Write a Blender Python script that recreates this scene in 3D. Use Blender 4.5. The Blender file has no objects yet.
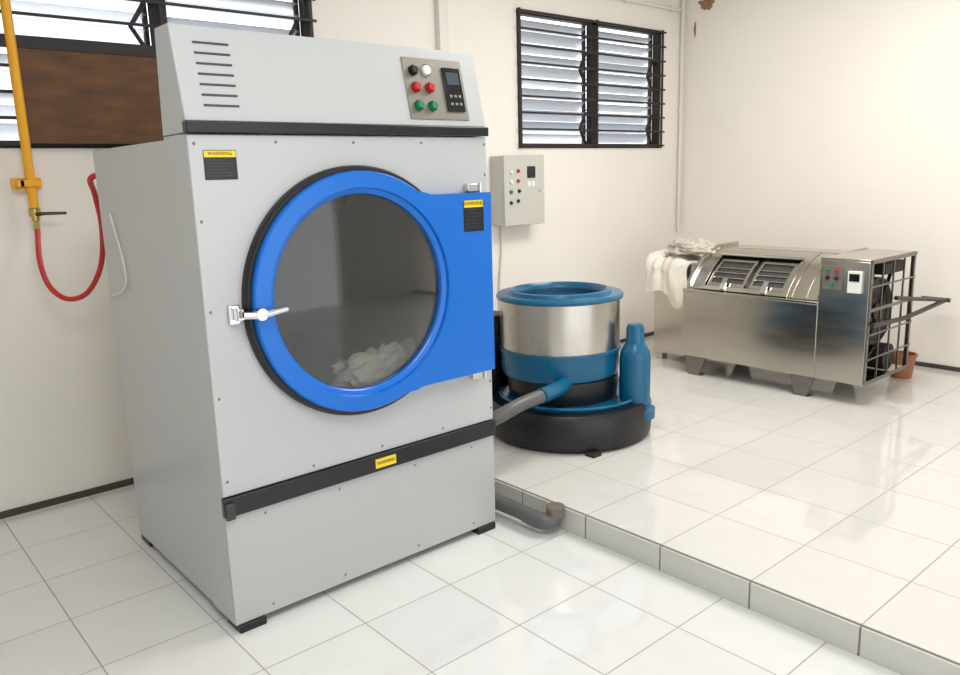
import bpy, bmesh, math, random
from mathutils import Vector, Matrix, noise
random.seed(7)
C = bpy.context.scene.collection
PI = math.pi
S = bpy.context.scene
S.view_settings.view_transform = 'Standard'
S.view_settings.look = 'None'
H = 1.55
FPX = 786.0
# ------------------------------------------------------------------ camera
dX = Vector((0.754, 0.154, -0.6386)).normalized()
dY = Vector((-0.6564, 0.1346, -0.7423)); dY = (dY - dX*dY.dot(dX)).normalized()
dZ = dX.cross(dY)
cam = bpy.data.cameras.new('camera'); co = bpy.data.objects.new('camera', cam); C.objects.link(co)
co.matrix_world = Matrix.Translation((0, 0, H)) @ Matrix((dX, dY, dZ)).to_4x4()
cam.sensor_width = 36; cam.lens = FPX/960*36; cam.clip_start = 0.05
S.camera = co
def ray(px, py):
    d = Vector(((px-480)/FPX, (337.5-py)/FPX, -1))
    return Vector((d.dot(dX), d.dot(dY), d.dot(dZ)))
def atY(px, py, Y):
    r = ray(px, py); return Vector((0, 0, H)) + r*(Y/r.y)
def atX(px, py, X):
    r = ray(px, py); return Vector((0, 0, H)) + r*(X/r.x)

# ------------------------------------------------------------------ materials
def lin(c):
    return tuple(((v/255)/12.92 if v/255 <= 0.04045 else ((v/255+0.055)/1.055)**2.4) for v in c)
def mat(name, rgb, rough=0.5, metal=0.0, noise_amt=0.06, nscale=6, bump=0.0, bscale=60, coat=0.0, spec=0.5, stretch=None, rvar=0.0):
    m = bpy.data.materials.new(name); m.use_nodes = True
    nt = m.node_tree; N = nt.nodes; L = nt.links
    b = N['Principled BSDF']
    c = lin(rgb)
    tc = N.new('ShaderNodeTexCoord'); mp = N.new('ShaderNodeMapping'); L.new(tc.outputs['Object'], mp.inputs[0])
    if stretch: mp.inputs['Scale'].default_value = stretch
    nz = N.new('ShaderNodeTexNoise'); nz.inputs['Scale'].default_value = nscale; nz.inputs['Detail'].default_value = 5
    L.new(mp.outputs[0], nz.inputs['Vector'])
    mx = N.new('ShaderNodeMix'); mx.data_type = 'RGBA'
    mx.inputs[6].default_value = (*[v*(1-noise_amt) for v in c], 1); mx.inputs[7].default_value = (*[min(1, v*(1+noise_amt)) for v in c], 1)
    L.new(nz.outputs['Fac'], mx.inputs[0]); L.new(mx.outputs[2], b.inputs['Base Color'])
    b.inputs['Roughness'].default_value = rough; b.inputs['Metallic'].default_value = metal
    b.inputs['Coat Weight'].default_value = coat; b.inputs['Specular IOR Level'].default_value = spec
    if rvar:
        mr = N.new('ShaderNodeMapRange'); mr.inputs[3].default_value = rough-rvar; mr.inputs[4].default_value = rough+rvar
        L.new(nz.outputs['Fac'], mr.inputs[0]); L.new(mr.outputs[0], b.inputs['Roughness'])
    if bump:
        n2 = N.new('ShaderNodeTexNoise'); n2.inputs['Scale'].default_value = bscale; n2.inputs['Detail'].default_value = 4
        L.new(mp.outputs[0], n2.inputs['Vector'])
        bp = N.new('ShaderNodeBump'); bp.inputs['Strength'].default_value = bump; bp.inputs['Distance'].default_value = 0.01
        L.new(n2.outputs['Fac'], bp.inputs['Height']); L.new(bp.outputs[0], b.inputs['Normal'])
    return m
def tile_mat(name, rgb, T, x0, y0, mode='XY', rough=0.06, grout=(162, 157, 150), ms=0.0026):
    m = bpy.data.materials.new(name); m.use_nodes = True
    nt = m.node_tree; N = nt.nodes; L = nt.links; b = N['Principled BSDF']
    g = N.new('ShaderNodeNewGeometry'); sp = N.new('ShaderNodeSeparateXYZ'); L.new(g.outputs['Position'], sp.inputs[0])
    cb = N.new('ShaderNodeCombineXYZ')
    def sh(o, d):
        a = N.new('ShaderNodeMath'); a.operation = 'ADD'; a.inputs[1].default_value = d; L.new(o, a.inputs[0]); return a.outputs[0]
    if mode == 'XY':
        L.new(sh(sp.outputs[0], -x0+T*20), cb.inputs[0]); L.new(sh(sp.outputs[1], -y0+T*20), cb.inputs[1])
    else:
        L.new(sh(sp.outputs[1], -x0+T*20), cb.inputs[0]); L.new(sh(sp.outputs[2], T*0.5), cb.inputs[1])
    br = N.new('ShaderNodeTexBrick'); br.offset = 0; br.squash = 1
    c = lin(rgb); gr = lin(grout)
    br.inputs['Color1'].default_value = (*[v*0.96 for v in c], 1); br.inputs['Color2'].default_value = (*c, 1); br.inputs['Mortar'].default_value = (*gr, 1)
    br.inputs['Scale'].default_value = 1; br.inputs['Mortar Size'].default_value = ms; br.inputs['Mortar Smooth'].default_value = 0.3
    br.inputs['Brick Width'].default_value = T; br.inputs['Row Height'].default_value = T
    L.new(cb.outputs[0], br.inputs['Vector'])
    nz = N.new('ShaderNodeTexNoise'); nz.inputs['Scale'].default_value = 3; nz.inputs['Detail'].default_value = 8; nz.inputs['Distortion'].default_value = 1.5
    L.new(g.outputs['Position'], nz.inputs['Vector'])
    rm = N.new('ShaderNodeMapRange'); rm.inputs[1].default_value = 0.3; rm.inputs[2].default_value = 0.7; rm.inputs[3].default_value = 0.975; rm.inputs[4].default_value = 1.01
    L.new(nz.outputs['Fac'], rm.inputs[0])
    vm = N.new('ShaderNodeVectorMath'); vm.operation = 'SCALE'; L.new(br.outputs['Color'], vm.inputs[0]); L.new(rm.outputs[0], vm.inputs['Scale'])
    L.new(vm.outputs[0], b.inputs['Base Color'])
    rr = N.new('ShaderNodeMapRange'); rr.inputs[3].default_value = rough; rr.inputs[4].default_value = 0.7
    L.new(br.outputs['Fac'], rr.inputs[0]); L.new(rr.outputs[0], b.inputs['Roughness'])
    n3 = N.new('ShaderNodeTexNoise'); n3.inputs['Scale'].default_value = 6; L.new(g.outputs['Position'], n3.inputs['Vector'])
    b2 = N.new('ShaderNodeBump'); b2.inputs['Strength'].default_value = 0.18; b2.inputs['Distance'].default_value = 0.01; L.new(n3.outputs['Fac'], b2.inputs['Height'])
    bp = N.new('ShaderNodeBump'); bp.invert = True; bp.inputs['Strength'].default_value = 0.3; bp.inputs['Distance'].default_value = 0.003
    L.new(br.outputs['Fac'], bp.inputs['Height']); L.new(b2.outputs[0], bp.inputs['Normal']); L.new(bp.outputs[0], b.inputs['Normal'])
    b.inputs['IOR'].default_value = 1.6
    return m
def glass_mat(name, tint, refl_ior=1.6, haze=0.1, haze_rgb=(120, 125, 125), rough=0.03, translucent=False):
    m = bpy.data.materials.new(name); m.use_nodes = True
    nt = m.node_tree; N = nt.nodes; L = nt.links; N.remove(N['Principled BSDF'])
    tr = N.new('ShaderNodeBsdfTransparent'); tr.inputs[0].default_value = (*tint, 1)
    df = N.new('ShaderNodeBsdfTranslucent' if translucent else 'ShaderNodeBsdfDiffuse'); df.inputs[0].default_value = (*lin(haze_rgb), 1)
    gl = N.new('ShaderNodeBsdfGlossy'); gl.inputs['Roughness'].default_value = rough
    fr = N.new('ShaderNodeFresnel'); fr.inputs[0].default_value = refl_ior
    nz = N.new('ShaderNodeTexNoise'); nz.inputs['Scale'].default_value = 1.5
    mr = N.new('ShaderNodeMapRange'); mr.inputs[3].default_value = haze*0.9; mr.inputs[4].default_value = haze*1.1; L.new(nz.outputs['Fac'], mr.inputs[0])
    a = N.new('ShaderNodeMixShader'); L.new(mr.outputs[0], a.inputs[0]); L.new(tr.outputs[0], a.inputs[1]); L.new(df.outputs[0], a.inputs[2])
    b = N.new('ShaderNodeMixShader'); L.new(fr.outputs[0], b.inputs[0]); L.new(a.outputs[0], b.inputs[1]); L.new(gl.outputs[0], b.inputs[2])
    L.new(b.outputs[0], N['Material Output'].inputs[0])
    return m
TL = 0.387
M = dict(
 wall=mat('wall_paint', (237, 232, 224), 0.75, noise_amt=0.05, nscale=1.5, bump=0.14, bscale=25),
 wall2=mat('wall_paint_warm', (245, 239, 229), 0.7, noise_amt=0.03, nscale=1.2, bump=0.08, bscale=25),
 ceil=mat('ceiling_paint', (240, 239, 236), 0.9),
 floor=tile_mat('floor_tiles', (227, 228, 226), TL, 0.548, 1.82),
 floor2=tile_mat('platform_tiles', (219, 217, 212), TL, 2.385, 1.715),
 riser=tile_mat('riser_tiles', (208, 208, 201), TL, 1.715, 0, 'YZ', rough=0.25, grout=(120, 116, 110), ms=0.004),
 base=mat('dark_grout', (72, 66, 60), 0.8, bump=0.3),
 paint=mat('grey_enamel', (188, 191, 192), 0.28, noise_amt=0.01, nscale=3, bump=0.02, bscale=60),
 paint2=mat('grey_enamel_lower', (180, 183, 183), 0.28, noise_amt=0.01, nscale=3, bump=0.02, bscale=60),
 blue=mat('blue_plastic', (3, 106, 204), 0.25, noise_amt=0.02),
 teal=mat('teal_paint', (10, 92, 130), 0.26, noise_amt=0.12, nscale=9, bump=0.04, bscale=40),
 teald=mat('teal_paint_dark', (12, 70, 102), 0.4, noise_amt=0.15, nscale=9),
 black=mat('black_rubber', (17, 17, 19), 0.4),
 blackm=mat('black_paint', (22, 22, 27), 0.3),
 slot=mat('slot_grey', (66, 66, 68), 0.6),
 iron=mat('dark_iron', (38, 31, 31), 0.55, bump=0.1),
 steel=mat('brushed_steel', (194, 188, 178), 0.2, 1.0, noise_amt=0.12, nscale=3, stretch=(1, 1, 5), rvar=0.07),
 steelv=mat('brushed_steel_drum', (196, 191, 184), 0.26, 1.0, noise_amt=0.08, nscale=4, stretch=(3, 3, 1), rvar=0.06),
 dsteel=mat('dark_steel', (80, 78, 76), 0.4, 0.9, noise_amt=0.2, nscale=14),
 msteel=mat('mid_steel', (132, 128, 122), 0.35, 0.95, noise_amt=0.2, nscale=9),
 chrome=mat('chrome', (215, 215, 215), 0.15, 1.0, noise_amt=0.02),
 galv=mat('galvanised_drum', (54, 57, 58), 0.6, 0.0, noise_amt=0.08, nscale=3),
 yellow=mat('yellow_paint', (240, 172, 24), 0.4),
 label_y=mat('yellow_print', (240, 208, 40), 0.5),
 white=mat('white_plastic', (232, 232, 228), 0.4),
 red=mat('red_plastic', (190, 36, 30), 0.3),
 hose=mat('red_hose', (196, 38, 34), 0.4),
 green=mat('green_plastic', (20, 130, 84), 0.3),
 screen=mat('display', (14, 18, 22), 0.12),
 plate=mat('control_plate', (136, 132, 124), 0.4, 0.5),
 brass=mat('brass', (190, 165, 100), 0.3, 0.9),
 pvc=mat('grey_pvc', (92, 94, 94), 0.4, noise_amt=0.12),
 socket=mat('grey_brown_pvc', (112, 102, 92), 0.5, noise_amt=0.15),
 board=mat('brown_board', (98, 64, 34), 0.6, noise_amt=0.85, nscale=9, stretch=(0.6, 1, 2.0), bump=0.25),
 stain=mat('rust_stain', (158, 120, 92), 0.9, noise_amt=0.4, nscale=20),
 cloth=mat('white_cloth', (238, 232, 220), 0.9, noise_amt=0.06, nscale=14, bump=0.4, bscale=120),
 cloth2=mat('striped_cloth', (208, 199, 187), 0.9, noise_amt=0.25, nscale=26, bump=0.4, bscale=120, stretch=(1, 6, 1)),
 boxgrey=mat('box_enamel', (196, 195, 186), 0.4, noise_amt=0.02),
 pot=mat('orange_plastic', (168, 108, 76), 0.5),
 trunk=mat('white_conduit', (228, 224, 216), 0.5),
 slat=glass_mat('frosted_slats', (0.92, 0.93, 0.95), 1.25, 0.5, (245, 247, 250), 0.15, True),
 glass=glass_mat('door_glass', (0.88, 0.89, 0.89), 1.55, 0.06, (118, 122, 120), 0.04),
 bluewall=mat('pale_blue_render', (214, 224, 232), 0.9, noise_amt=0.2, nscale=1.2),
)
# ------------------------------------------------------------------ mesh builder
class MB:
    def __init__(s): s.bm = bmesh.new()
    def face(s, vs):
        try: return s.bm.faces.new(vs)
        except ValueError: return None
    def box(s, x0, x1, y0, y1, z0, z1, mtx=None):
        r = [s.bm.verts.new(Vector(p) if mtx is None else mtx @ Vector(p)) for p in
             [(x0,y0,z0),(x1,y0,z0),(x1,y1,z0),(x0,y1,z0),(x0,y0,z1),(x1,y0,z1),(x1,y1,z1),(x0,y1,z1)]]
        for f in [(3,2,1,0),(4,5,6,7),(0,1,5,4),(1,2,6,5),(2,3,7,6),(3,0,4,7)]: s.face([r[i] for i in f])
        return s
    def prism(s, pts, a0, a1, axis='Y'):
        def P(p, a):
            return {'Y': (p[0], a, p[1]), 'X': (a, p[0], p[1]), 'Z': (p[0], p[1], a)}[axis]
        A = [s.bm.verts.new(P(p, a0)) for p in pts]; B = [s.bm.verts.new(P(p, a1)) for p in pts]
        s.face(A); s.face(B[::-1]); n = len(pts)
        for i in range(n): s.face([A[i], B[i], B[(i+1)%n], A[(i+1)%n]])
        return s
    def lathe(s, prof, c, axis='Z', n=48, close=False, k=1.0):
        c = Vector(c); rings = []
        for r, h in prof:
            r *= k
            if r < 1e-6:
                rings.append([s.bm.verts.new(c + {'Z': Vector((0,0,h)), 'Y': Vector((0,h,0)), 'X': Vector((h,0,0))}[axis])]); continue
            ring = []
            for i in range(n):
                a = 2*PI*i/n; u, v = r*math.cos(a), r*math.sin(a)
                ring.append(s.bm.verts.new(c + {'Z': Vector((u,v,h)), 'Y': Vector((u,h,v)), 'X': Vector((h,u,v))}[axis]))
            rings.append(ring)
        if close: rings.append(rings[0])
        for A, B in zip(rings, rings[1:]):
            for i in range(n):
                j = (i+1)%n
                if len(A) == 1 and len(B) == 1: break
                if len(A) == 1: s.face([A[0], B[j], B[i]])
                elif len(B) == 1: s.face([A[i], A[j], B[0]])
                else: s.face([A[i], A[j], B[j], B[i]])
        return s
    def tube(s, pts, r, n=12, smooth=0):
        pts = [Vector(p) for p in pts]
        if smooth: pts = catmull(pts, smooth)
        up = Vector((0.123, 0.31, 0.94)); rings = []
        for i, p in enumerate(pts):
            t = (pts[min(i+1, len(pts)-1)] - pts[max(i-1, 0)]).normalized()
            if i == 0: a = t.cross(up).normalized()
            else: a = (a - t*a.dot(t)).normalized()
            b = t.cross(a); rr = r[i] if isinstance(r, (list, tuple)) else r
            rings.append([s.bm.verts.new(p + (a*math.cos(2*PI*k/n) + b*math.sin(2*PI*k/n))*rr) for k in range(n)])
        for A, B in zip(rings, rings[1:]):
            for k in range(n): s.face([A[k], A[(k+1)%n], B[(k+1)%n], B[k]])
        s.face(rings[0][::-1]); s.face(rings[-1])
        return s
    def holeplate(s, x0, x1, z0, z1, cx, cz, r, y0, y1, n=96):
        angs = [2*PI*i/n for i in range(n)] + [math.atan2(z-cz, x-cx) % (2*PI) for x in (x0, x1) for z in (z0, z1)]
        angs = sorted(set(round(a, 6) for a in angs)); R = []
        for a in angs:
            c, d = math.cos(a), math.sin(a); t = 1e9
            if c > 1e-9: t = min(t, (x1-cx)/c)
            if c < -1e-9: t = min(t, (x0-cx)/c)
            if d > 1e-9: t = min(t, (z1-cz)/d)
            if d < -1e-9: t = min(t, (z0-cz)/d)
            R.append([s.bm.verts.new((cx+c*q, y, cz+d*q)) for q in (r, t) for y in (y0, y1)])
        m = len(R)
        for i in range(m):
            A, B = R[i], R[(i+1)%m]
            s.face([A[0], A[2], B[2], B[0]]); s.face([A[1], B[1], B[3], A[3]])
            s.face([A[0], B[0], B[1], A[1]]); s.face([A[2], A[3], B[3], B[2]])
        return s
    def arcpatch(s, y0, y1, a0, a1, r0, r1, cx, cz, n=10):
        rows = []
        for i in range(n+1):
            a = math.radians(a0+(a1-a0)*i/n); c, d = math.cos(a), math.sin(a)
            rows.append([s.bm.verts.new((cx+c*r, y, cz+d*r)) for r in (r0, r1) for y in (y0, y1)])
        for A, B in zip(rows, rows[1:]):
            s.face([A[0], A[1], B[1], B[0]]); s.face([A[2], B[2], B[3], A[3]]); s.face([A[0], B[0], B[2], A[2]]); s.face([A[1], A[3], B[3], B[1]])
        for q in (rows[0], rows[-1]): s.face([q[0], q[1], q[3], q[2]])
        return s
    def build(s, name, m, parent=None, bevel=0, label=None, ang=35):
        bm = s.bm
        bmesh.ops.recalc_face_normals(bm, faces=bm.faces)
        for f in bm.faces: f.smooth = True
        for e in bm.edges:
            if len(e.link_faces) == 2 and e.calc_face_angle(0) > math.radians(ang): e.smooth = False
        if parent is not None:
            off = Vector(parent.location); q = parent.parent
            while q is not None: off += Vector(q.location); q = q.parent
        else:
            xs = [v.co for v in bm.verts]
            lo = Vector([min(v[i] for v in xs) for i in range(3)]); hi = Vector([max(v[i] for v in xs) for i in range(3)])
            off = Vector(((lo.x+hi.x)/2, (lo.y+hi.y)/2, lo.z))
        bmesh.ops.translate(bm, verts=bm.verts, vec=-off)
        me = bpy.data.meshes.new(name); bm.to_mesh(me); bm.free()
        o = bpy.data.objects.new(name, me); C.objects.link(o); me.materials.append(m)
        if parent is not None: o.parent = parent
        else: o.location = off
        if bevel:
            b = o.modifiers.new('bevel', 'BEVEL'); b.width = bevel; b.segments = 2; b.limit_method = 'ANGLE'; b.angle_limit = math.radians(40)
        if label: o['label'] = label
        return o
def catmull(p, k):
    out = []; n = len(p)
    for i in range(n-1):
        a, b, c, d = p[max(i-1,0)], p[i], p[i+1], p[min(i+2,n-1)]
        for j in range(k):
            t = j/k
            out.append(0.5*((2*b)+(c-a)*t+(2*a-5*b+4*c-d)*t*t+(3*b-a-3*c+d)*t**3))
    out.append(p[-1]); return out
def thing(name, label, cat, loc, group=None):
    o = bpy.data.objects.new(name, None); C.objects.link(o); o.location = loc; o.empty_display_size = 0.1
    o['label'] = label; o['category'] = cat
    if group: o['group'] = group
    return o
def tag(o, label, cat, group=None):
    o['label'] = label; o['category'] = cat
    if group: o['group'] = group
    return o
def struct(o): o['kind'] = 'structure'; return o
def lettering(txt, size, origin, m, parent, name='lettering', rot=(PI/2, 0, 0)):
    cu = bpy.data.curves.new('t', 'FONT'); cu.body = txt; cu.size = size; cu.align_x = 'CENTER'; cu.align_y = 'CENTER'; cu.extrude = 0.0004
    t = bpy.data.objects.new('t', cu); C.objects.link(t); bpy.context.view_layer.update()
    me = bpy.data.meshes.new_from_object(t.evaluated_get(bpy.context.evaluated_depsgraph_get()))
    bpy.data.objects.remove(t)
    o = bpy.data.objects.new(name, me); C.objects.link(o); me.materials.clear(); me.materials.append(m)
    off = Vector((0,0,0)); q = parent
    while q is not None: off += Vector(q.location); q = q.parent
    o.parent = parent; o.location = Vector(origin)-off; o.rotation_euler = rot
    return o

# ------------------------------------------------------------------ room
WY, WX, PX, PZ = 4.2, 6.0, 2.385, 0.108
struct(MB().box(-3, PX, -3, WY, -0.1, 0).build('floor', M['floor']))
struct(MB().box(PX, WX, -3, WY, -0.1, PZ).build('floor_raised', M['floor2']))
struct(MB().box(PX-0.010, PX, -3, WY, 0, PZ-0.006).build('trim_1', M['riser'], bevel=0.002))
W1 = (0.70, 2.41); W2 = (4.03, 5.70); WZ = (1.73, 2.68); CH = 3.2
wb = MB()
wb.box(-3, WX, WY, WY+0.15, 0, WZ[0]); wb.box(-3, WX, WY, WY+0.15, WZ[1], CH)
wb.box(-3, W1[0], WY, WY+0.15, WZ[0], WZ[1]); wb.box(W1[1], W2[0], WY, WY+0.15, WZ[0], WZ[1]); wb.box(W2[1], WX, WY, WY+0.15, WZ[0], WZ[1])
struct(wb.build('wall_back', M['wall']))
struct(MB().box(WX, WX+0.15, -3, WY+0.15, 0, CH).build('wall_right', M['wall2']))
struct(MB().box(-3.15, -3, -3, WY+0.15, 0, CH).build('wall_left', M['wall']))
wf = MB(); wf.box(-3.15, -1.6, -3.15, -3, 0, CH); wf.box(4.6, WX+0.15, -3.15, -3, 0, CH); wf.box(-1.6, 4.6, -3.15, -3, 2.75, CH)
struct(wf.build('wall_front', M['wall']))
struct(MB().box(-3.15, WX+0.15, -3.15, WY+0.15, CH, CH+0.1).build('ceiling', M['ceil']))
struct(MB().box(-3, PX-0.01, WY-0.014, WY, 0, 0.032).build('baseboard_back', M['base']))
struct(MB().box(PX, WX-0.012, WY-0.012, WY, PZ, PZ+0.03).build('baseboard_back', M['base']))
struct(MB().box(WX-0.012, WX, -3, WY, PZ, PZ+0.03).build('baseboard_right', M['base']))

def window(name, x0, x1, board):
    z0, z1 = WZ; xm = (x0+x1)/2
    w = struct(bpy.data.objects.new(name, None)); C.objects.link(w); w.location = (xm, WY+0.05, z0)
    f = MB(); yf0, yf1 = WY+0.005, WY+0.06
    f.box(x0, x1, yf0, yf1, z0, z0+0.035); f.box(x0, x1, yf0, yf1, z1-0.035, z1)
    f.box(x0, x0+0.035, yf0, yf1, z0, z1); f.box(x1-0.035, x1, yf0, yf1, z0, z1); f.box(xm-0.035, xm+0.035, yf0, yf1, z0, z1)
    f.build('window_frame', M['iron'], w)
    for a, b in ((x0+0.045, xm-0.045), (xm+0.045, x1-0.045)):
        s = MB(); n = 11; zz0 = z0+0.045
        for k in range(n):
            zc = zz0 + (k+0.5)*(z1-z0-0.09)/n
            mt = Matrix.Translation((0, WY+0.10, zc)) @ Matrix.Rotation(math.radians(-30+random.uniform(-13, 13)), 4, 'X')
            s.box(a, b, -0.05, 0.05, -0.003, 0.003, mt)
        s.build('louvre_pane', M['slat'], w)
        c = MB()
        for xx in (a-0.006, b-0.014):
            c.box(xx, xx+0.022, WY+0.065, WY+0.09, z0+0.03, z1-0.03)
        c.build('louvre_channel', M['iron'], w)
        hn = MB()
        for k in (0, 4):
            zc = z0+0.15+k*0.11
            hn.tube([(b-0.01, WY+0.05, zc+0.12), (b-0.09, WY+0.04, zc), (b-0.01, WY+0.05, zc-0.12)], 0.013, 6)
        hn.build('louvre_lever', M['iron'], w)
    g = MB(); yg = WY-0.03
    for k in range(9):
        zc = z0+0.02+k*(z1-z0-0.04)/8
        g.box(x0-0.02, x1+0.02, yg-0.004, yg+0.004, zc-0.007, zc+0.007)
    for k in range(3):
        xc = x0+0.01+k*(x1-x0-0.02)/2
        g.box(xc-0.009, xc+0.009, yg+0.004, yg+0.012, z0, z1)
    for xx in (x0+0.01, x1-0.01):
        for zz in (z0+0.02, z1-0.02): g.box(xx-0.008, xx+0.008, yg, WY+0.02, zz-0.008, zz+0.008)
    g.build('security_grille', M['iron'], w)
    if board:
        MB().box(x0+0.16, xm+0.40, WY-0.06, WY-0.04, z0+0.02, z0+0.435).build('covering_board', M['board'], w)
        MB().box(x0, x1, WY-0.065, WY-0.0365, z0+0.436, z0+0.49).build('cross_bar', M['iron'], w)
    return w
window('window_1', *W1, True); window('window_2', *W2, False)
tag(MB().box(-1, 9.5, 7.6, 7.7, 0, 2.25).prism([(-1, 2.25), (9.5, 2.25), (9.5, 2.3), (-1, 2.3)], 7.55, 7.75).build('boundary_wall', M['bluewall']), 'pale blue wall outside, seen through the louvred windows', 'wall')

# conduits
tag(MB().box(3.31, 3.385, WY-0.045, WY-0.001, 0.14, CH-0.001).build('cable_trunking', M['trunk'], bevel=0.004), 'white square cable trunking running up the back wall behind the dryer', 'cable trunking')
tag(MB().tube([(5.955, WY-0.025, 1.02), (5.955, WY-0.025, CH-0.001)], 0.014, 10).build('corner_conduit', M['trunk']), 'thin white vertical conduit in the corner of the room', 'conduit')
t = thing('ceiling_conduit', 'thin white horizontal conduit high on the back wall above the louvred window', 'conduit', (5.0, WY-0.02, 2.86))
MB().tube([(3.6, WY-0.02, 2.86), (5.93, WY-0.02, 2.86)], 0.012, 10).build('conduit_tube', M['trunk'], t)
for x in (4.4, 5.2, 5.8): MB().box(x-0.012, x+0.012, WY-0.036, WY-0.001, 2.84, 2.88).build('clip', M['trunk'], t)
def blob(cy, cz, ry, rz, seed):
    P = []
    for i in range(40):
        a = 2*PI*i/40; k = 1+0.7*noise.noise(Vector((math.cos(a)*1.5, math.sin(a)*1.5, seed)))+0.25*noise.noise(Vector((math.cos(a)*6, math.sin(a)*6, seed)))
        P.append((cy+ry*k*math.cos(a), cz+rz*k*math.sin(a)))
    return P
tag(MB().prism(blob(3.98, 2.89, 0.06, 0.045, 2.3), WX-0.004, WX-0.001, 'X').build('wall_stain', M['stain']), 'brown stain patch high on the right wall near the corner', 'stain')
tag(MB().prism(blob(4.08, 2.70, 0.012, 0.05, 5.3), WX-0.004, WX-0.001, 'X').build('wall_stain', M['stain']), 'small narrow rust mark lower down beside the corner conduit', 'stain')

# ------------------------------------------------------------------ tumble dryer
X0, X1, YF, YM, YB = 0.955, 2.178, 2.46, 2.66, 3.48
CXD, CZD = 1.537, 1.14
d = thing('tumble_dryer', 'tall grey industrial tumble dryer with a big round blue-framed door', 'dryer', ((X0+X1)/2, (YF+YB)/2, 0))
b = MB()
b.box(X0+0.006, X0+0.02, YM, YB, 0.03, 1.69); b.box(X1-0.02, X1-0.006, YM, YB, 0.03, 1.69)
b.box(X0+0.02, X1-0.02, YB-0.015, YB, 0.03, 1.69); b.box(X0+0.02, X1-0.02, YM, YB-0.015, 1.675, 1.69); b.box(X0+0.02, X1-0.02, YM, YB-0.015, 0.03, 0.05)
b.build('cabinet_body', M['paint'], d, 0.003)
b = MB(); b.box(X0, X0+0.015, YF+0.014, YM, 0.03, 1.70); b.box(X1-0.015, X1, YF+0.014, YM, 0.03, 1.70); b.box(X0+0.015, X1-0.015, YF+0.014, YM, 0.03, 0.045)
b.build('front_frame', M['paint'], d, 0.003)
MB().holeplate(X0, X1, 0.507, 1.698, CXD, CZD, 0.41, YF, YF+0.013).build('front_panel', M['paint'], d, 0.003)
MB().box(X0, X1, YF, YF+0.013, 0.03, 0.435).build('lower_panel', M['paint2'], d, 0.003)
MB().box(X0-0.004, X1+0.003, YF-0.014, YF+0.012, 0.437, 0.505).build('lower_band', M['blackm'], d, 0.003)
MB().box(X0-0.002, X0+0.03, YF-0.022, YF-0.0145, 0.43, 0.49).build('bracket', M['dsteel'], d, 0.002)
MB().box(X0-0.004, X1+0.004, YF-0.014, YF+0.02, 1.702, 1.737).build('upper_band', M['blackm'], d, 0.003)
YT, ZT = 2.525, 2.03
MB().prism([(YF, 1.738), (YT, ZT), (2.64, ZT), (YM, 1.69+0.012), (YM, 1.702), (YF+0.02, 1.702), (YF+0.02, 1.738)], X0, X1, 'X').build('control_housing', M['paint'], d, 0.004)
def slope(x, z, out=0.0):
    n = Vector((0, -(ZT-1.738), (YT-YF))).normalized()
    return Vector((x, YF+(YT-YF)*(z-1.738)/(ZT-1.738), z)) + n*out
TA = math.atan2(YT-YF, ZT-1.738)
def smt(x, z): return Matrix.Translation(slope(x, z)) @ Matrix.Rotation(-TA, 4, 'X')
for k in range(7):
    z = 1.978 - k*0.032
    MB().box(-0.058, 0.058, -0.003, 0.002, -0.003, 0.003, smt(1.08, z)).build('vent_slot', M['slot'], d)
MB().box(-0.143, 0.143, -0.005, 0, -0.117, 0.117, smt(1.953, 1.876)).build('control_plate', M['plate'], d, 0.002)
def knob(x, z, m, r=0.016, nm='push_button', dep=0.022):
    mt = smt(x, z); b = MB(); b.lathe([(0, -dep), (r*0.8, -dep), (r, -dep*0.7), (r, 0)], (0, 0, 0), 'Y', 20)
    b.lathe([(r*1.25, -0.008), (r*1.25, 0)], (0, 0, 0), 'Y', 20)
    bmesh.ops.transform(b.bm, matrix=mt @ Matrix.Translation((0, -0.005, 0)), verts=b.bm.verts)
    return b.build(nm, m, d)
knob(1.853, 1.94, M['blackm'], nm='selector_switch'); knob(1.918, 1.945, M['white'], 0.019, 'gauge', 0.01)
knob(1.853, 1.878, M['red']); knob(1.918, 1.878, M['red'])
knob(1.853, 1.81, M['green']); knob(1.918, 1.81, M['green'])
ds = MB().box(-0.043, 0.043, -0.013, -0.005, -0.085, 0.085, smt(2.035, 1.876)).build('display', M['screen'], d, 0.002)
MB().box(-0.03, 0.03, -0.0145, -0.013, 0.018, 0.066, smt(2.035, 1.876)).build('display_window', mat('lcd', (60, 74, 84), 0.2), ds)
for i in range(3):
    for j in range(2):
        MB().box(-0.006, 0.006, -0.0155, -0.013, -0.005, 0.005, smt(2.013+i*0.022, 1.85-j*0.03)).build('key', M['plate'], ds)
def label_plate(x0, x1, z0, z1, y, head):
    p = MB().box(x0, x1, y-0.0015, y, z0, z1).build('warning_label', M['blackm'], d)
    zh = z1-(z1-z0)*0.24
    MB().box(x0+0.002, x1-0.002, y-0.0025, y-0.0015, zh, z1-0.002).build('label_header', M['label_y'], p)
    lettering(head, (z1-zh)*0.75, ((x0+x1)/2, y-0.0028, (zh+z1)/2), M['blackm'], p)
    r = MB(); n = 6
    for k in range(n):
        zz = zh-0.008-k*(zh-z0-0.012)/n
        w = (x1-x0)*(0.8 if k % 3 else 0.6)
        r.box(x0+0.008, x0+0.008+w, y-0.0022, y-0.0015, zz-0.002, zz)
    r.build('label_text_lines', M['slot'], p)
label_plate(1.0, 1.108, 1.558, 1.65, YF, 'WARNING')
label_plate(2.0, 2.103, 1.33, 1.455, 2.4025, 'WARNING')
st = MB().box(1.555, 1.65, YF-0.0155, YF-0.014, 0.451, 0.488).build('yellow_sticker', M['label_y'], d)
lettering('WARNING', 0.017, (1.6025, YF-0.0162, 0.47), M['blackm'], st)
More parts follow.
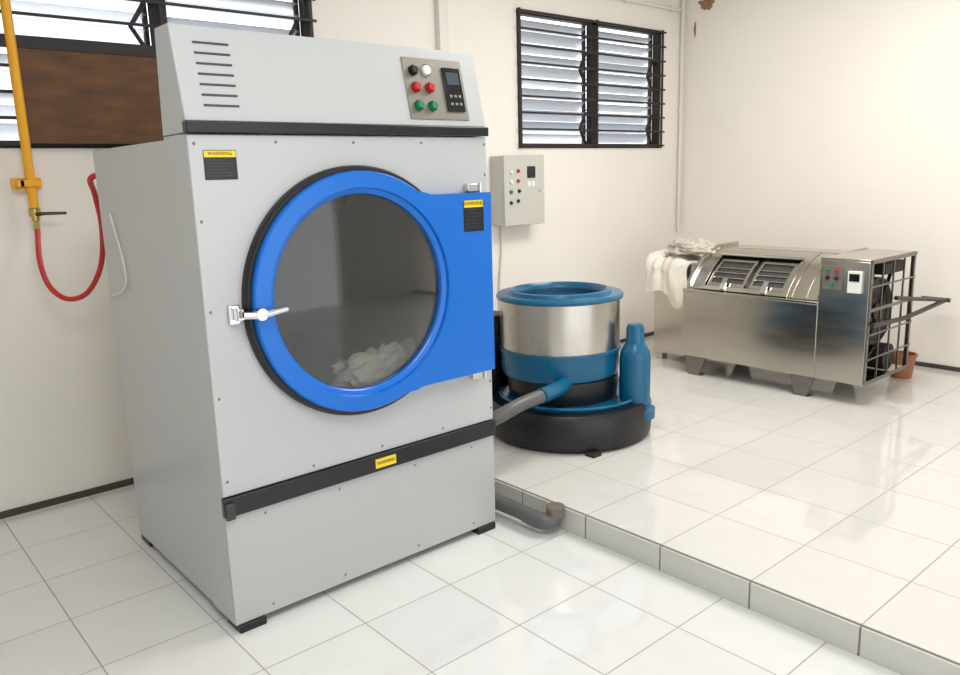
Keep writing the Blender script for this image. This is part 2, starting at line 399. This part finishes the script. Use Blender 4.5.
MB().lathe([(0.437, YF-0.001), (0.437, YF-0.034), (0.450, YF-0.034), (0.456, YF-0.025), (0.456, YF-0.001)], (CXD, 0, CZD), 'Y', 96, close=True).build('door_gasket', M['black'], d)
MB().lathe([(0.357, YF+0.005), (0.357, YF-0.032), (0.361, YF-0.036), (0.376, YF-0.042), (0.379, YF-0.057), (0.431, YF-0.057), (0.4365, YF-0.050), (0.4365, YF-0.001), (0.38, YF+0.005)], (CXD, 0, CZD), 'Y', 128, close=True).build('door_ring', M['blue'], d, ang=18)
pts = [(2.145, 0.747), (2.145, 1.481)]
a_t = math.asin(0.341/0.436); a_b = -math.asin(0.393/0.436)
xt = CXD+0.436*math.cos(a_t); xb = CXD+0.436*math.cos(a_b)
pts += [(xt+0.07, 1.481), (xt+0.035, 1.483), (xt+0.01, 1.490), (CXD+0.434*math.cos(a_t+0.07), CZD+0.434*math.sin(a_t+0.07))]
n0, n1 = a_t+0.09, a_b-0.09
for i in range(41):
    a = n0+(n1-n0)*i/40; pts.append((CXD+0.385*math.cos(a), CZD+0.385*math.sin(a)))
pts += [(CXD+0.434*math.cos(a_b-0.07), CZD+0.434*math.sin(a_b-0.07)), (xb+0.01, 0.737), (xb+0.035, 0.745), (xb+0.07, 0.747)]
MB().prism(pts, 2.4025, 2.455, 'Y').build('hinge_plate', M['blue'], d)
MB().lathe([(0, 2.435), (0.2, 2.436), (0.355, 2.44), (0.355, 2.446), (0.2, 2.442), (0, 2.441)], (CXD, 0, CZD), 'Y', 64).build('door_glass', M['glass'], d)
for z in (1.50, 0.727):
    h = MB().box(2.05, 2.12, 2.43, 2.459, z-0.016, z+0.016).build('hinge', M['chrome'], d, 0.004)
    MB().lathe([(0, -0.02), (0.007, -0.02), (0.007, 0.02), (0, 0.02)], (2.11, 2.425, z), 'Z', 12).build('hinge_pin', M['chrome'], h)
lt = MB().box(1.03, 1.07, YF-0.012, YF-0.001, 1.09, 1.155).build('latch_plate', M['chrome'], d, 0.003)
MB().box(1.045, 1.07, YF-0.045, YF-0.012, 1.105, 1.145).build('latch_keeper', M['chrome'], lt, 0.004)
lh = MB().tube([(1.06, 2.40, 1.125), (1.10, 2.385, 1.122), (1.14, 2.378, 1.125), (1.20, 2.372, 1.133)], [0.013, 0.015, 0.013, 0.010], 12, 0).build('latch_handle', M['chrome'], d)
MB().lathe([(0, -0.016), (0.02, -0.016), (0.02, 0.012), (0, 0.012)], (1.11, 2.385, 1.125), 'Y', 20).build('latch_pivot', M['chrome'], lh)
dm = MB().lathe([(0.408, YF+0.016), (0.408, 3.36), (0.0, 3.36), (0, 3.37), (0.415, 3.37), (0.415, YF+0.016)], (CXD, 0, CZD), 'Y', 64, close=False).build('drum', M['galv'], d)
for k in range(3):
    a = PI/4+0.3+k*2*PI/3
    mt = Matrix.Translation((CXD, 0, CZD)) @ Matrix.Rotation(-a, 4, 'Y')
    MB().box(0.34, 0.407, 2.75, 3.33, -0.02, 0.02, mt).build('drum_lifter', M['galv'], dm)
for x in (X0+0.06, X1-0.06):
    for y in (YF+0.05, YB-0.05):
        MB().box(x-0.05, x+0.05, y-0.06, y+0.05, 0, 0.03).build('foot', M['black'], d, 0.003)
MB().tube([atX(px, py, 0.952) for px, py in ((110, 214), (115, 232), (122, 256), (126, 280), (122, 292), (113, 296))], 0.0035, 8, 6).build('hose_reflection', M['trunk'], d)  # thin pale tube modelled in place of the hose's reflection in the enamel
sp = [(X0+0.02, z) for z in (0.56, 0.85, 1.14, 1.43, 1.67)] + [(X1-0.012, z) for z in (0.56, 0.68, 1.55, 1.67)] + [(x, 1.675) for x in (1.25, 1.55, 1.85)] + [(x, 0.53) for x in (1.3, 1.6, 1.9)] + [(x, 0.41) for x in (1.1, 1.4, 1.75, 2.05)] + [(x, 0.06) for x in (1.1, 1.4, 1.75, 2.05)]
s0 = MB().lathe([(0, -0.003), (0.004, -0.0025), (0.0055, 0)], (0, 0, 0), 'Y', 10)
first = None
for x, z in sp:
    if first is None:
        first = o = s0.build('screw', M['plate'], d)
        first.data.transform(Matrix.Translation(Vector(d.location)))
    else:
        o = first.copy(); C.objects.link(o)
    o.location = Vector((x, YF, z)) - Vector(d.location)
# ------------------------------------------------------------------ towels
def heap(name, c, rx, ry, rz, seed, m, amp=0.35, clamp=None):
    b = MB(); bmesh.ops.create_icosphere(b.bm, subdivisions=6, radius=1)
    o = Vector((seed*3.1, seed*1.7, seed))
    for v in b.bm.verts:
        p = v.co.copy()
        n1 = noise.noise(p*1.6+o); n2 = 1-abs(noise.noise(p*2.6+o*2+Vector((n1, n1, 0))))*2.6; n3 = 1-abs(noise.noise(p*6+o+Vector((n2, 0, n1))))*2
        f = 1+amp*(n1*1.2+n2*0.42+n3*0.14)
        v.co = Vector((p.x*rx*f, p.y*ry*f, max(p.z, -0.25)*rz*f))
    zmin = min(v.co.z for v in b.bm.verts)
    for v in b.bm.verts:
        if v.co.z < zmin*0.7: v.co.z = zmin*0.7
        v.co += Vector((c[0], c[1], c[2]-zmin*0.7))
        if clamp: v.co.z = max(v.co.z, clamp(v.co.x, v.co.y))
    return b.build(name, m, ang=80)
def drumz(x, y):
    q = 0.40**2-(x-CXD)**2
    return CZD-math.sqrt(max(q, 0.01))+0.004
tag(heap('towel', (1.655, 2.575, 0.757), 0.16, 0.075, 0.095, 3, M['cloth'], 0.42, drumz), 'crumpled white towel lying in the drum behind the round door glass', 'towel')

# ------------------------------------------------------------------ gas pipe and hose
gx, gy = 0.86, 4.135
g = thing('gas_pipe', 'yellow vertical gas pipe with a valve on the wall left of the dryer', 'pipe', (gx, gy, 1.40))
MB().tube([(gx, gy, 1.46), (gx, gy, CH-0.001)], 0.021, 16).build('pipe', M['yellow'], g)
MB().box(gx-0.07, gx+0.05, gy+0.022, WY-0.001, 1.545, 1.595).box(gx-0.06, gx-0.03, gy-0.03, WY-0.04, 1.555, 1.585).box(gx-0.05, gx+0.04, gy-0.03, gy-0.022, 1.555, 1.585).build('bracket', M['yellow'], g, 0.003)
MB().lathe([(0, 0.0), (0.018, 0.0), (0.018, 0.02), (0.026, 0.02), (0.026, 0.055), (0.02, 0.06), (0, 0.06)], (gx, gy, 1.40), 'Z', 12).build('valve', M['brass'], g)
MB().tube([(gx, gy-0.02, 1.43), (gx+0.03, gy-0.045, 1.432), (gx+0.12, gy-0.05, 1.43)], [0.01, 0.008, 0.007], 8).build('valve_lever', M['dsteel'], g)
hp = [(gx, gy, 1.398), (gx, gy, 1.36)]
for px, py, Y in ((40, 262, 4.08), (50, 287, 4.04), (68, 299, 3.98), (88, 292, 3.90), (101, 265, 3.82), (102, 228, 3.72), (95, 195, 3.62), (91, 178, 3.53)):
    hp.append(atY(px, py, Y))
hp.append((1.03, 3.483, 1.60))
hs = thing('gas_hose', 'red flexible gas hose looping from the yellow pipe to the dryer', 'hose', (gx, gy, 1.0))
MB().tube(hp, 0.012, 10, 8).build('hose', M['hose'], hs)
MB().lathe([(0, 0.0), (0.014, 0.0), (0.014, 0.035), (0, 0.035)], (gx, gy, 1.362), 'Z', 10).build('hose_coupling', M['brass'], hs)

# ------------------------------------------------------------------ wall control box
bx0, bx1, by0, bz0, bz1 = 3.748, 4.135, 4.05, 1.195, 1.675
cb = thing('control_box', 'pale grey electrical control box mounted on the back wall above the extractor', 'control box', ((bx0+bx1)/2, 4.2, bz0))
MB().box(bx0, bx1, by0+0.012, WY-0.001, bz0, bz1).build('box_body', M['boxgrey'], cb, 0.004)
MB().box(bx0-0.003, bx1+0.003, by0, by0+0.011, bz0-0.003, bz1+0.003).build('box_door', M['boxgrey'], cb, 0.004)
def cbk(px, py, m, r=0.012, nm='indicator'):
    p = atY(px, py, by0); MB().lathe([(0, -0.012), (r*0.8, -0.012), (r, -0.008), (r, 0)], p, 'Y', 16).build(nm, m, cb)
for px, py, k in ((511, 172, 'white'), (511, 182, 'white'), (511, 192, 'green'), (518, 171, 'red'), (518, 181, 'red'), (519, 191, 'blackm'), (518, 201, 'dsteel'), (511, 203, 'dsteel')):
    cbk(px, py, M[k], 0.013, 'indicator' if k != 'dsteel' else 'switch')
p = atY(531, 172, by0); MB().box(p.x-0.04, p.x+0.04, by0-0.006, by0, p.z-0.04, p.z+0.04).build('meter', M['screen'], cb, 0.003)
for dx in (-0.02, 0.02):
    MB().box(p.x+dx-0.014, p.x+dx+0.014, by0-0.004, by0, p.z-0.10, p.z-0.065).build('name_plate', M['white'], cb)
p = atY(541, 190, by0); MB().lathe([(0, -0.01), (0.012, -0.01), (0.012, 0)], (p.x-0.01, by0, p.z), 'Y', 12).build('lock', M['chrome'], cb)
tag(MB().tube([(3.83, 4.18, bz0-0.006), (3.83, 4.185, 1.0), (3.80, 4.185, 0.7), (3.82, 4.185, 0.4), (3.84, 4.175, PZ+0.008)], 0.008, 8, 6).build('power_cable', M['trunk']), 'thin pale cable hanging from the wall control box', 'cable')

# ------------------------------------------------------------------ hydro extractor
ex, ey = 3.20, 2.955; dx_, dy_ = 3.163, 2.990; DK = 0.965
e = thing('hydro_extractor', 'round hydro extractor with steel drum, teal frame and black base', 'extractor', (ex, ey, PZ))
MB().lathe([(0.36, PZ+0.0), (0.43, PZ), (0.458, PZ+0.025), (0.464, PZ+0.10), (0.460, PZ+0.18), (0.445, PZ+0.205), (0.40, PZ+0.21), (0.34, PZ+0.205), (0.33, PZ+0.15)], (ex, ey, 0), 'Z', 72, close=True).build('base_skirt', M['black'], e)
MB().lathe([(0.0, 0.20), (0.3, 0.20), (0.325, 0.26), (0.385, 0.305), (0.402, 0.335), (0.398, 0.345), (0.37, 0.335), (0.34, 0.325), (0, 0.32)], (ex, ey, 0), 'Z', 72).build('base_pan', M['teal'], e)
MB().lathe([(0.0, 0.321), (0.300, 0.321), (0.305, 0.34), (0.312, 0.40), (0.312, 0.449), (0, 0.449)], (dx_+0.01, dy_-0.01, 0), 'Z', 64).build('rubber_gaiter', M['black'], e)
MB().lathe([(0.0, 0.45), (0.320, 0.45), (0.334, 0.458), (0.341, 0.48), (0.343, 0.587), (0.353, 0.589), (0.353, 0.605), (0.345, 0.607), (0, 0.607)], (dx_, dy_, 0), 'Z', 72, k=DK).build('lower_ring', M['teal'], e)
MB().lathe([(0.344, 0.608), (0.345, 0.62), (0.345, 0.75), (0.345, 0.884), (0.262, 0.884), (0.255, 0.62), (0, 0.62), (0, 0.608)], (dx_, dy_, 0), 'Z', 72, k=DK).build('drum_shell', M['steelv'], e)
MB().lathe([(0.35, 0.872), (0.362, 0.876), (0.366, 0.890), (0.358, 0.902), (0.30, 0.904), (0.292, 0.920), (0.272, 0.923), (0.262, 0.912), (0.252, 0.888), (0.25, 0.85), (0.26, 0.85), (0.262, 0.8845), (0.3465, 0.8845), (0.348, 0.872)], (dx_, dy_, 0), 'Z', 72, close=True, k=DK).build('top_ring', M['teal'], e)
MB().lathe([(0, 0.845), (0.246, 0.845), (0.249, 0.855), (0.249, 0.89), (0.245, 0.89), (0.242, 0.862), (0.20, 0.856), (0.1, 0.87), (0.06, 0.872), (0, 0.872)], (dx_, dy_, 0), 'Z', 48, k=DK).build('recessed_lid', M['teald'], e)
for ang in (-66, 28, 80):
    a = math.radians(ang); px_, py_ = ex+0.378*math.cos(a), ey+0.378*math.sin(a)
    po = MB().lathe([(0, 0.31), (0.084, 0.31), (0.084, 0.56), (0.078, 0.60), (0.055, 0.64), (0.050, 0.65), (0.048, 0.725), (0.040, 0.748), (0, 0.755)], (px_, py_, -0.01), 'Z', 28).build('suspension_post', M['teal'], e)
    MB().lathe([(0, 0), (0.112, 0), (0.112, 0.05), (0.092, 0.058), (0.092, 0.075), (0, 0.075)], (px_, py_, 0.222), 'Z', 28).build('post_flange', M['teal'], po)
for ang in (-122, -2, 118):
    a = math.radians(ang)
    MB().box(ex+0.47*math.cos(a)-0.03, ex+0.47*math.cos(a)+0.03, ey+0.47*math.sin(a)-0.03, ey+0.47*math.sin(a)+0.03, PZ, PZ+0.02).build('floor_bolt', M['iron'], e)
MB().lathe([(0, 0.30), (0.10, 0.30), (0.115, 0.33), (0.115, 0.73), (0.10, 0.76), (0, 0.765)], (2.975, 3.385, 0), 'Z', 28).build('motor', M['black'], e)
MB().tube([(3.02, 2.79, 0.455), (2.86, 2.72, 0.455), (2.70, 2.685, 0.455)], 0.040, 16, 6).build('drain_outlet', M['teal'], e)
dp = thing('drain_pipe', 'dark grey plastic drain pipe running from the extractor to the floor step', 'pipe', (2.28, 2.5, 0))
MB().tube([(2.699, 2.685, 0.455), (2.56, 2.68, 0.445), (2.44, 2.70, 0.41), (2.34, 2.78, 0.34), (2.29, 2.84, 0.22), (2.28, 2.82, 0.11), (2.275, 2.70, 0.065), (2.275, 2.42, 0.062), (2.275, 2.34, 0.062)], 0.035, 16, 8).build('pipe_run', M['pvc'], dp)
MB().tube([(2.275, 2.36, 0.060), (2.275, 2.30, 0.058), (2.285, 2.262, 0.058), (2.31, 2.245, 0.060), (2.328, 2.240, 0.075), (2.332, 2.238, 0.095)], 0.038, 16, 5).build('elbow', M['pvc'], dp)
MB().tube([(2.332, 2.238, 0.075), (2.332, 2.238, 0.125)], 0.041, 18).build('end_socket', M['socket'], dp, 0.003)

# ------------------------------------------------------------------ industrial washer
VX = 4.70; YA, YC, YD, YE = 1.96, 2.26, 3.24, 3.66
w = thing('washing_machine', 'low stainless steel horizontal industrial washing machine near the right wall', 'washing machine', (5.0, 2.7, PZ))
AX, AZ = 5.243, 0.393; ca = (AX, AZ)
MB().box(VX, VX+0.018, YC, YD, 0.24, 0.705).box(VX-0.006, VX+0.045, YC, YD, 0.705, 0.722).build('front_panel', M['steel'], w, 0.003)
def arcp(r, a0, a1, n=12): return [(AX+r*math.cos(math.radians(a0+(a1-a0)*i/n)), AZ+r*math.sin(math.radians(a0+(a1-a0)*i/n))) for i in range(n+1)]
MB().prism([(VX+0.02, 0.24), (VX+0.02, 0.695)]+arcp(0.56, 148, 100)+[(5.34, 0.945), (5.34, 0.24)], YC+0.03, YD-0.03, 'Y').build('tub', M['dsteel'], w)
for y0, y1 in ((YC, YC+0.028), (YD-0.028, YD)):
    MB().prism([(VX+0.02, 0.24), (VX+0.02, 0.704), (VX+0.0455, 0.704), (VX+0.0455, 0.742)]+arcp(0.622, 144, 101)+[(5.36, 1.005), (5.36, 0.24)], y0, y1, 'Y').build('end_plate', M['steel'], w, 0.002)
cv = MB(); cv.arcpatch(3.13, YD-0.029, 146.5, 101, 0.584, 0.60, *ca); cv.arcpatch(YC+0.029, 2.49, 146.5, 101, 0.584, 0.60, *ca)
cv.arcpatch(2.49, 3.13, 114, 101, 0.584, 0.60, *ca); cv.box(5.125, 5.34, YC+0.029, YD-0.029, 0.965, 0.983)
cv.build('drum_cover', M['steel'], w)
fr_ = MB(); fr_.arcpatch(2.49, 3.13, 146.5, 143.5, 0.584, 0.606, *ca, n=2); fr_.arcpatch(3.105, 3.13, 143.5, 114, 0.584, 0.606, *ca); fr_.arcpatch(2.49, 2.515, 143.5, 114, 0.584, 0.606, *ca)
fr_.build('hatch_frame', M['steel'], w)
MB().arcpatch(2.516, 3.104, 143, 114.5, 0.562, 0.568, *ca).build('perforated_drum', M['dsteel'], w)
for y0, y1 in ((2.815, 3.095), (2.525, 2.78)):
    hd = MB()
    hd.arcpatch(y0, y0+0.020, 142, 120, 0.572, 0.588, *ca); hd.arcpatch(y1-0.020, y1, 142, 120, 0.572, 0.588, *ca)
    hd.arcpatch(y0, y1, 142.5, 140, 0.572, 0.590, *ca, n=3); hd.arcpatch(y0, y1, 120, 117, 0.572, 0.590, *ca, n=3)
    for am in (135.5, 131, 126.5): hd.arcpatch(y0, y1, am, am-0.8, 0.572, 0.582, *ca, n=2)
    h = hd.build('hatch_door', M['steel'], w)
    MB().arcpatch(y0+0.021, y1-0.021, 140, 120, 0.5685, 0.5715, *ca).build('perforated_window', M['slot'], h)
    MB().arcpatch((y0+y1)/2-0.018, (y0+y1)/2+0.018, 146, 138, 0.607, 0.620, *ca, n=4).build('clamp', M['chrome'], h)
hx, hz = arcp(0.612, 115, 115, 1)[0]
MB().tube([(hx, 2.5, hz), (hx, 3.12, hz)], 0.011, 10).build('hinge_rod', M['chrome'], w)
for yy in (2.36, 2.455):
    MB().arcpatch(yy, yy+0.010, 146, 102, 0.6005, 0.606, *ca).build('cover_strap', M['steel'], w)
MB().box(4.93, 5.32, YD+0.001, YE, 0.16, 0.86).build('bearing_housing', M['steel'], w, 0.008)
for y in (2.34, 3.13):
    for x0, x1 in ((VX, VX+0.008), (5.33, 5.338)):
        MB().prism([(y-0.04, PZ+0.008), (y+0.04, PZ+0.008), (y+0.085, 0.239), (y-0.085, 0.239)], x0, x1, 'X').box(x0, x0+0.06, y-0.05, y+0.05, PZ, PZ+0.008).build('foot', M['msteel'], w)
for x in (4.97, 5.28):
    MB().box(x-0.03, x+0.03, YE-0.08, YE-0.02, PZ+0.001, 0.159).build('foot', M['steel'], w)
cbm = MB(); cbm.box(VX, VX+0.015, YA, YC-0.001, 0.24, 0.985); cbm.box(VX, 5.34, YA, YC-0.001, 0.985, 1.0); cbm.box(VX+0.015, 5.325, YA, YC-0.001, 0.24, 0.255)
cbm.build('drive_cabinet', M['steel'], w, 0.003)
pl = MB().box(VX-0.006, VX-0.0005, 2.12, 2.235, 0.81, 0.955).build('control_plate', M['plate'], w)
for y, z, k in ((2.205, 0.925, 'green'), (2.15, 0.925, 'red'), (2.205, 0.88, 'dsteel'), (2.15, 0.88, 'dsteel'), (2.18, 0.835, 'green')):
    MB().lathe([(0, -0.018), (0.010, -0.018), (0.012, -0.012), (0.012, 0)], (VX-0.006, y, z), 'X', 16).build('push_button', M[k], pl)
mt_ = MB().box(VX-0.02, VX-0.0005, 2.0, 2.08, 0.80, 0.93).build('timer', M['white'], w, 0.003)
MB().box(VX-0.023, VX-0.0205, 2.01, 2.07, 0.87, 0.915).build('timer_screen', M['screen'], mt_)
gb = MB(); yg = YA-0.010
for k in range(5):
    x = VX+0.012+k*(0.64-0.024)/4; ww = 0.012 if k in (0, 4) else 0.005
    gb.box(x-ww, x+ww, yg, YA-0.001, 0.25, 0.995)
for z, ww in ((0.255, 0.012), (0.40, 0.005), (0.55, 0.005), (0.70, 0.010), (0.84, 0.005), (0.988, 0.012)): gb.box(VX, 5.34, yg-0.005, yg, z-ww, z+ww)
gb.box(5.325, 5.34, YA, YA+0.015, 0.255, 0.984); gb.box(5.325, 5.34, YC-0.02, YC-0.002, 0.255, 0.984)
gb.build('side_grille', M['msteel'], w)
MB().box(4.74, 5.324, 2.225, 2.245, 0.27, 0.975).build('back_plate', M['iron'], w)
MB().lathe([(0, -0.03), (0.05, -0.03), (0.05, -0.015), (0.19, -0.012), (0.205, -0.03), (0.215, -0.03), (0.215, 0.03), (0.205, 0.03), (0.19, 0.012), (0.05, 0.015), (0.05, 0.03), (0, 0.03)], (5.06, 2.08, 0.64), 'Y', 40).build('drive_pulley', M['dsteel'], w)
MB().lathe([(0, -0.04), (0.09, -0.04), (0.09, 0.04), (0, 0.04)], (4.87, 2.08, 0.86), 'Y', 24).build('idler_pulley', M['dsteel'], w)
MB().lathe([(0, -0.05), (0.05, -0.05), (0.05, 0.05), (0, 0.05)], (4.87, 2.08, 0.34), 'Y', 24).build('motor_pulley', M['msteel'], w)
MB().lathe([(0, 0), (0.085, 0), (0.085, 0.14), (0, 0.14)], (5.13, 1.99, 0.345), 'Y', 24).build('motor', M['iron'], w)
MB().box(4.98, 5.28, 1.99, 2.20, 0.88, 0.95).build('gear_box', M['iron'], w, 0.006)
MB().tube([(4.83, 2.06, 0.36), (4.825, 2.06, 0.66), (4.79, 2.06, 0.88)], 0.012, 8).tube([(4.91, 2.06, 0.32), (5.24, 2.06, 0.50)], 0.012, 8).tube([(4.92, 2.06, 0.36), (5.28, 2.06, 0.92)], 0.012, 8).build('belt', M['black'], w)
pA = atY(872, 326, YA-0.035); pB = atY(905, 318, YA-0.035); pC = atY(946, 300, YA-0.035); pD = atY(896, 298, YA-0.035)
MB().tube([pA, pB, pC], 0.015, 10).tube([pD, pC], 0.013, 10).tube([(pC.x, YA-0.06, pC.z), (pC.x, YA+0.12, pC.z)], 0.015, 10).build('side_rail', M['dsteel'], w)
# cloth over the washer's end
def drape(name, path, y0, y1, seed, m, amp=0.02):
    b = MB(); P = catmull([Vector((x, 0, z)) for x, z in path], 12); ny = 60; rows = []
    for i, p in enumerate(P):
        row = []
        fr = i/(len(P)-1)
        for j in range(ny+1):
            v = j/ny; y = y0+(y1-y0)*v + 0.06*noise.noise(Vector((fr*2.5, v*2, seed)))
            r1 = noise.noise(Vector((fr*1.2+v*1.5, v*5.0-fr, seed)))
            r2 = 1-abs(noise.noise(Vector((fr*3+v*2, v*6-fr*4, seed+3))))*2.5
            k = amp*(r1*1.4+0.7) + amp*0.25*(r2+0.5)
            t = (P[min(i+1, len(P)-1)]-P[max(i-1, 0)]).normalized(); n = Vector((-t.z, 0, t.x))
            if n.z < -0.1 or (abs(n.z) <= 0.1 and n.x > 0): n = -n
            q = p + n*max(0.010, k); q.z += (0.12*noise.noise(Vector((v*1.8, seed, 1)))+0.03*(v-0.5))*max(0, (fr-0.5)*2)
            row.append(b.bm.verts.new((q.x, y, q.z)))
        rows.append(row)
    for A, B in zip(rows, rows[1:]):
        for j in range(ny): b.face([A[j], A[j+1], B[j+1], B[j]])
    o = b.build(name, m, ang=85); s = o.modifiers.new('thick', 'SOLIDIFY'); s.thickness = 0.010; s.offset = 1
    return o
tag(drape('towel', [(5.2, 0.865), (5.05, 0.865), (4.96, 0.865), (4.925, 0.855), (4.914, 0.78), (4.914, 0.70), (4.914, 0.62)], 3.31, 3.70, 9.0, M['cloth'], 0.034), 'cream towel hanging over the left end housing of the steel washing machine', 'towel')
tag(heap('striped_cloth', (5.06, 3.41, 0.935), 0.13, 0.17, 0.07, 11, M['cloth2'], 0.40), 'crumpled striped cloth heaped on top of the left end of the washing machine', 'cloth')
bk = thing('bucket', 'small orange plastic pot on the floor behind the washing machine', 'bucket', (5.60, 2.08, PZ))
MB().lathe([(0, 0), (0.065, 0), (0.085, 0.15), (0.092, 0.15), (0.092, 0.165), (0.08, 0.165), (0.06, 0.012), (0, 0.012)], (5.60, 2.08, PZ), 'Z', 28).build('bucket_body', M['pot'], bk)

# ------------------------------------------------------------------ light
wd = bpy.data.worlds.new('world'); S.world = wd; wd.use_nodes = True
bg = wd.node_tree.nodes['Background']; bg.inputs[0].default_value = (0.96, 0.98, 1.0, 1); bg.inputs[1].default_value = 2.15
def area(name, loc, size, size_y, power, col, rot=(0, 0, 0)):
    l = bpy.data.lights.new(name, 'AREA'); l.shape = 'RECTANGLE'; l.size = size; l.size_y = size_y; l.energy = power; l.color = col
    o = bpy.data.objects.new(name, l); C.objects.link(o); o.location = loc; o.rotation_euler = rot
    return o
area('ceiling_light', (3.9, 1.9, 3.12), 1.6, 1.2, 72, (1, 0.965, 0.92))
area('ceiling_light', (0.6, 0.6, 3.12), 1.6, 1.2, 46, (1, 0.985, 0.96))
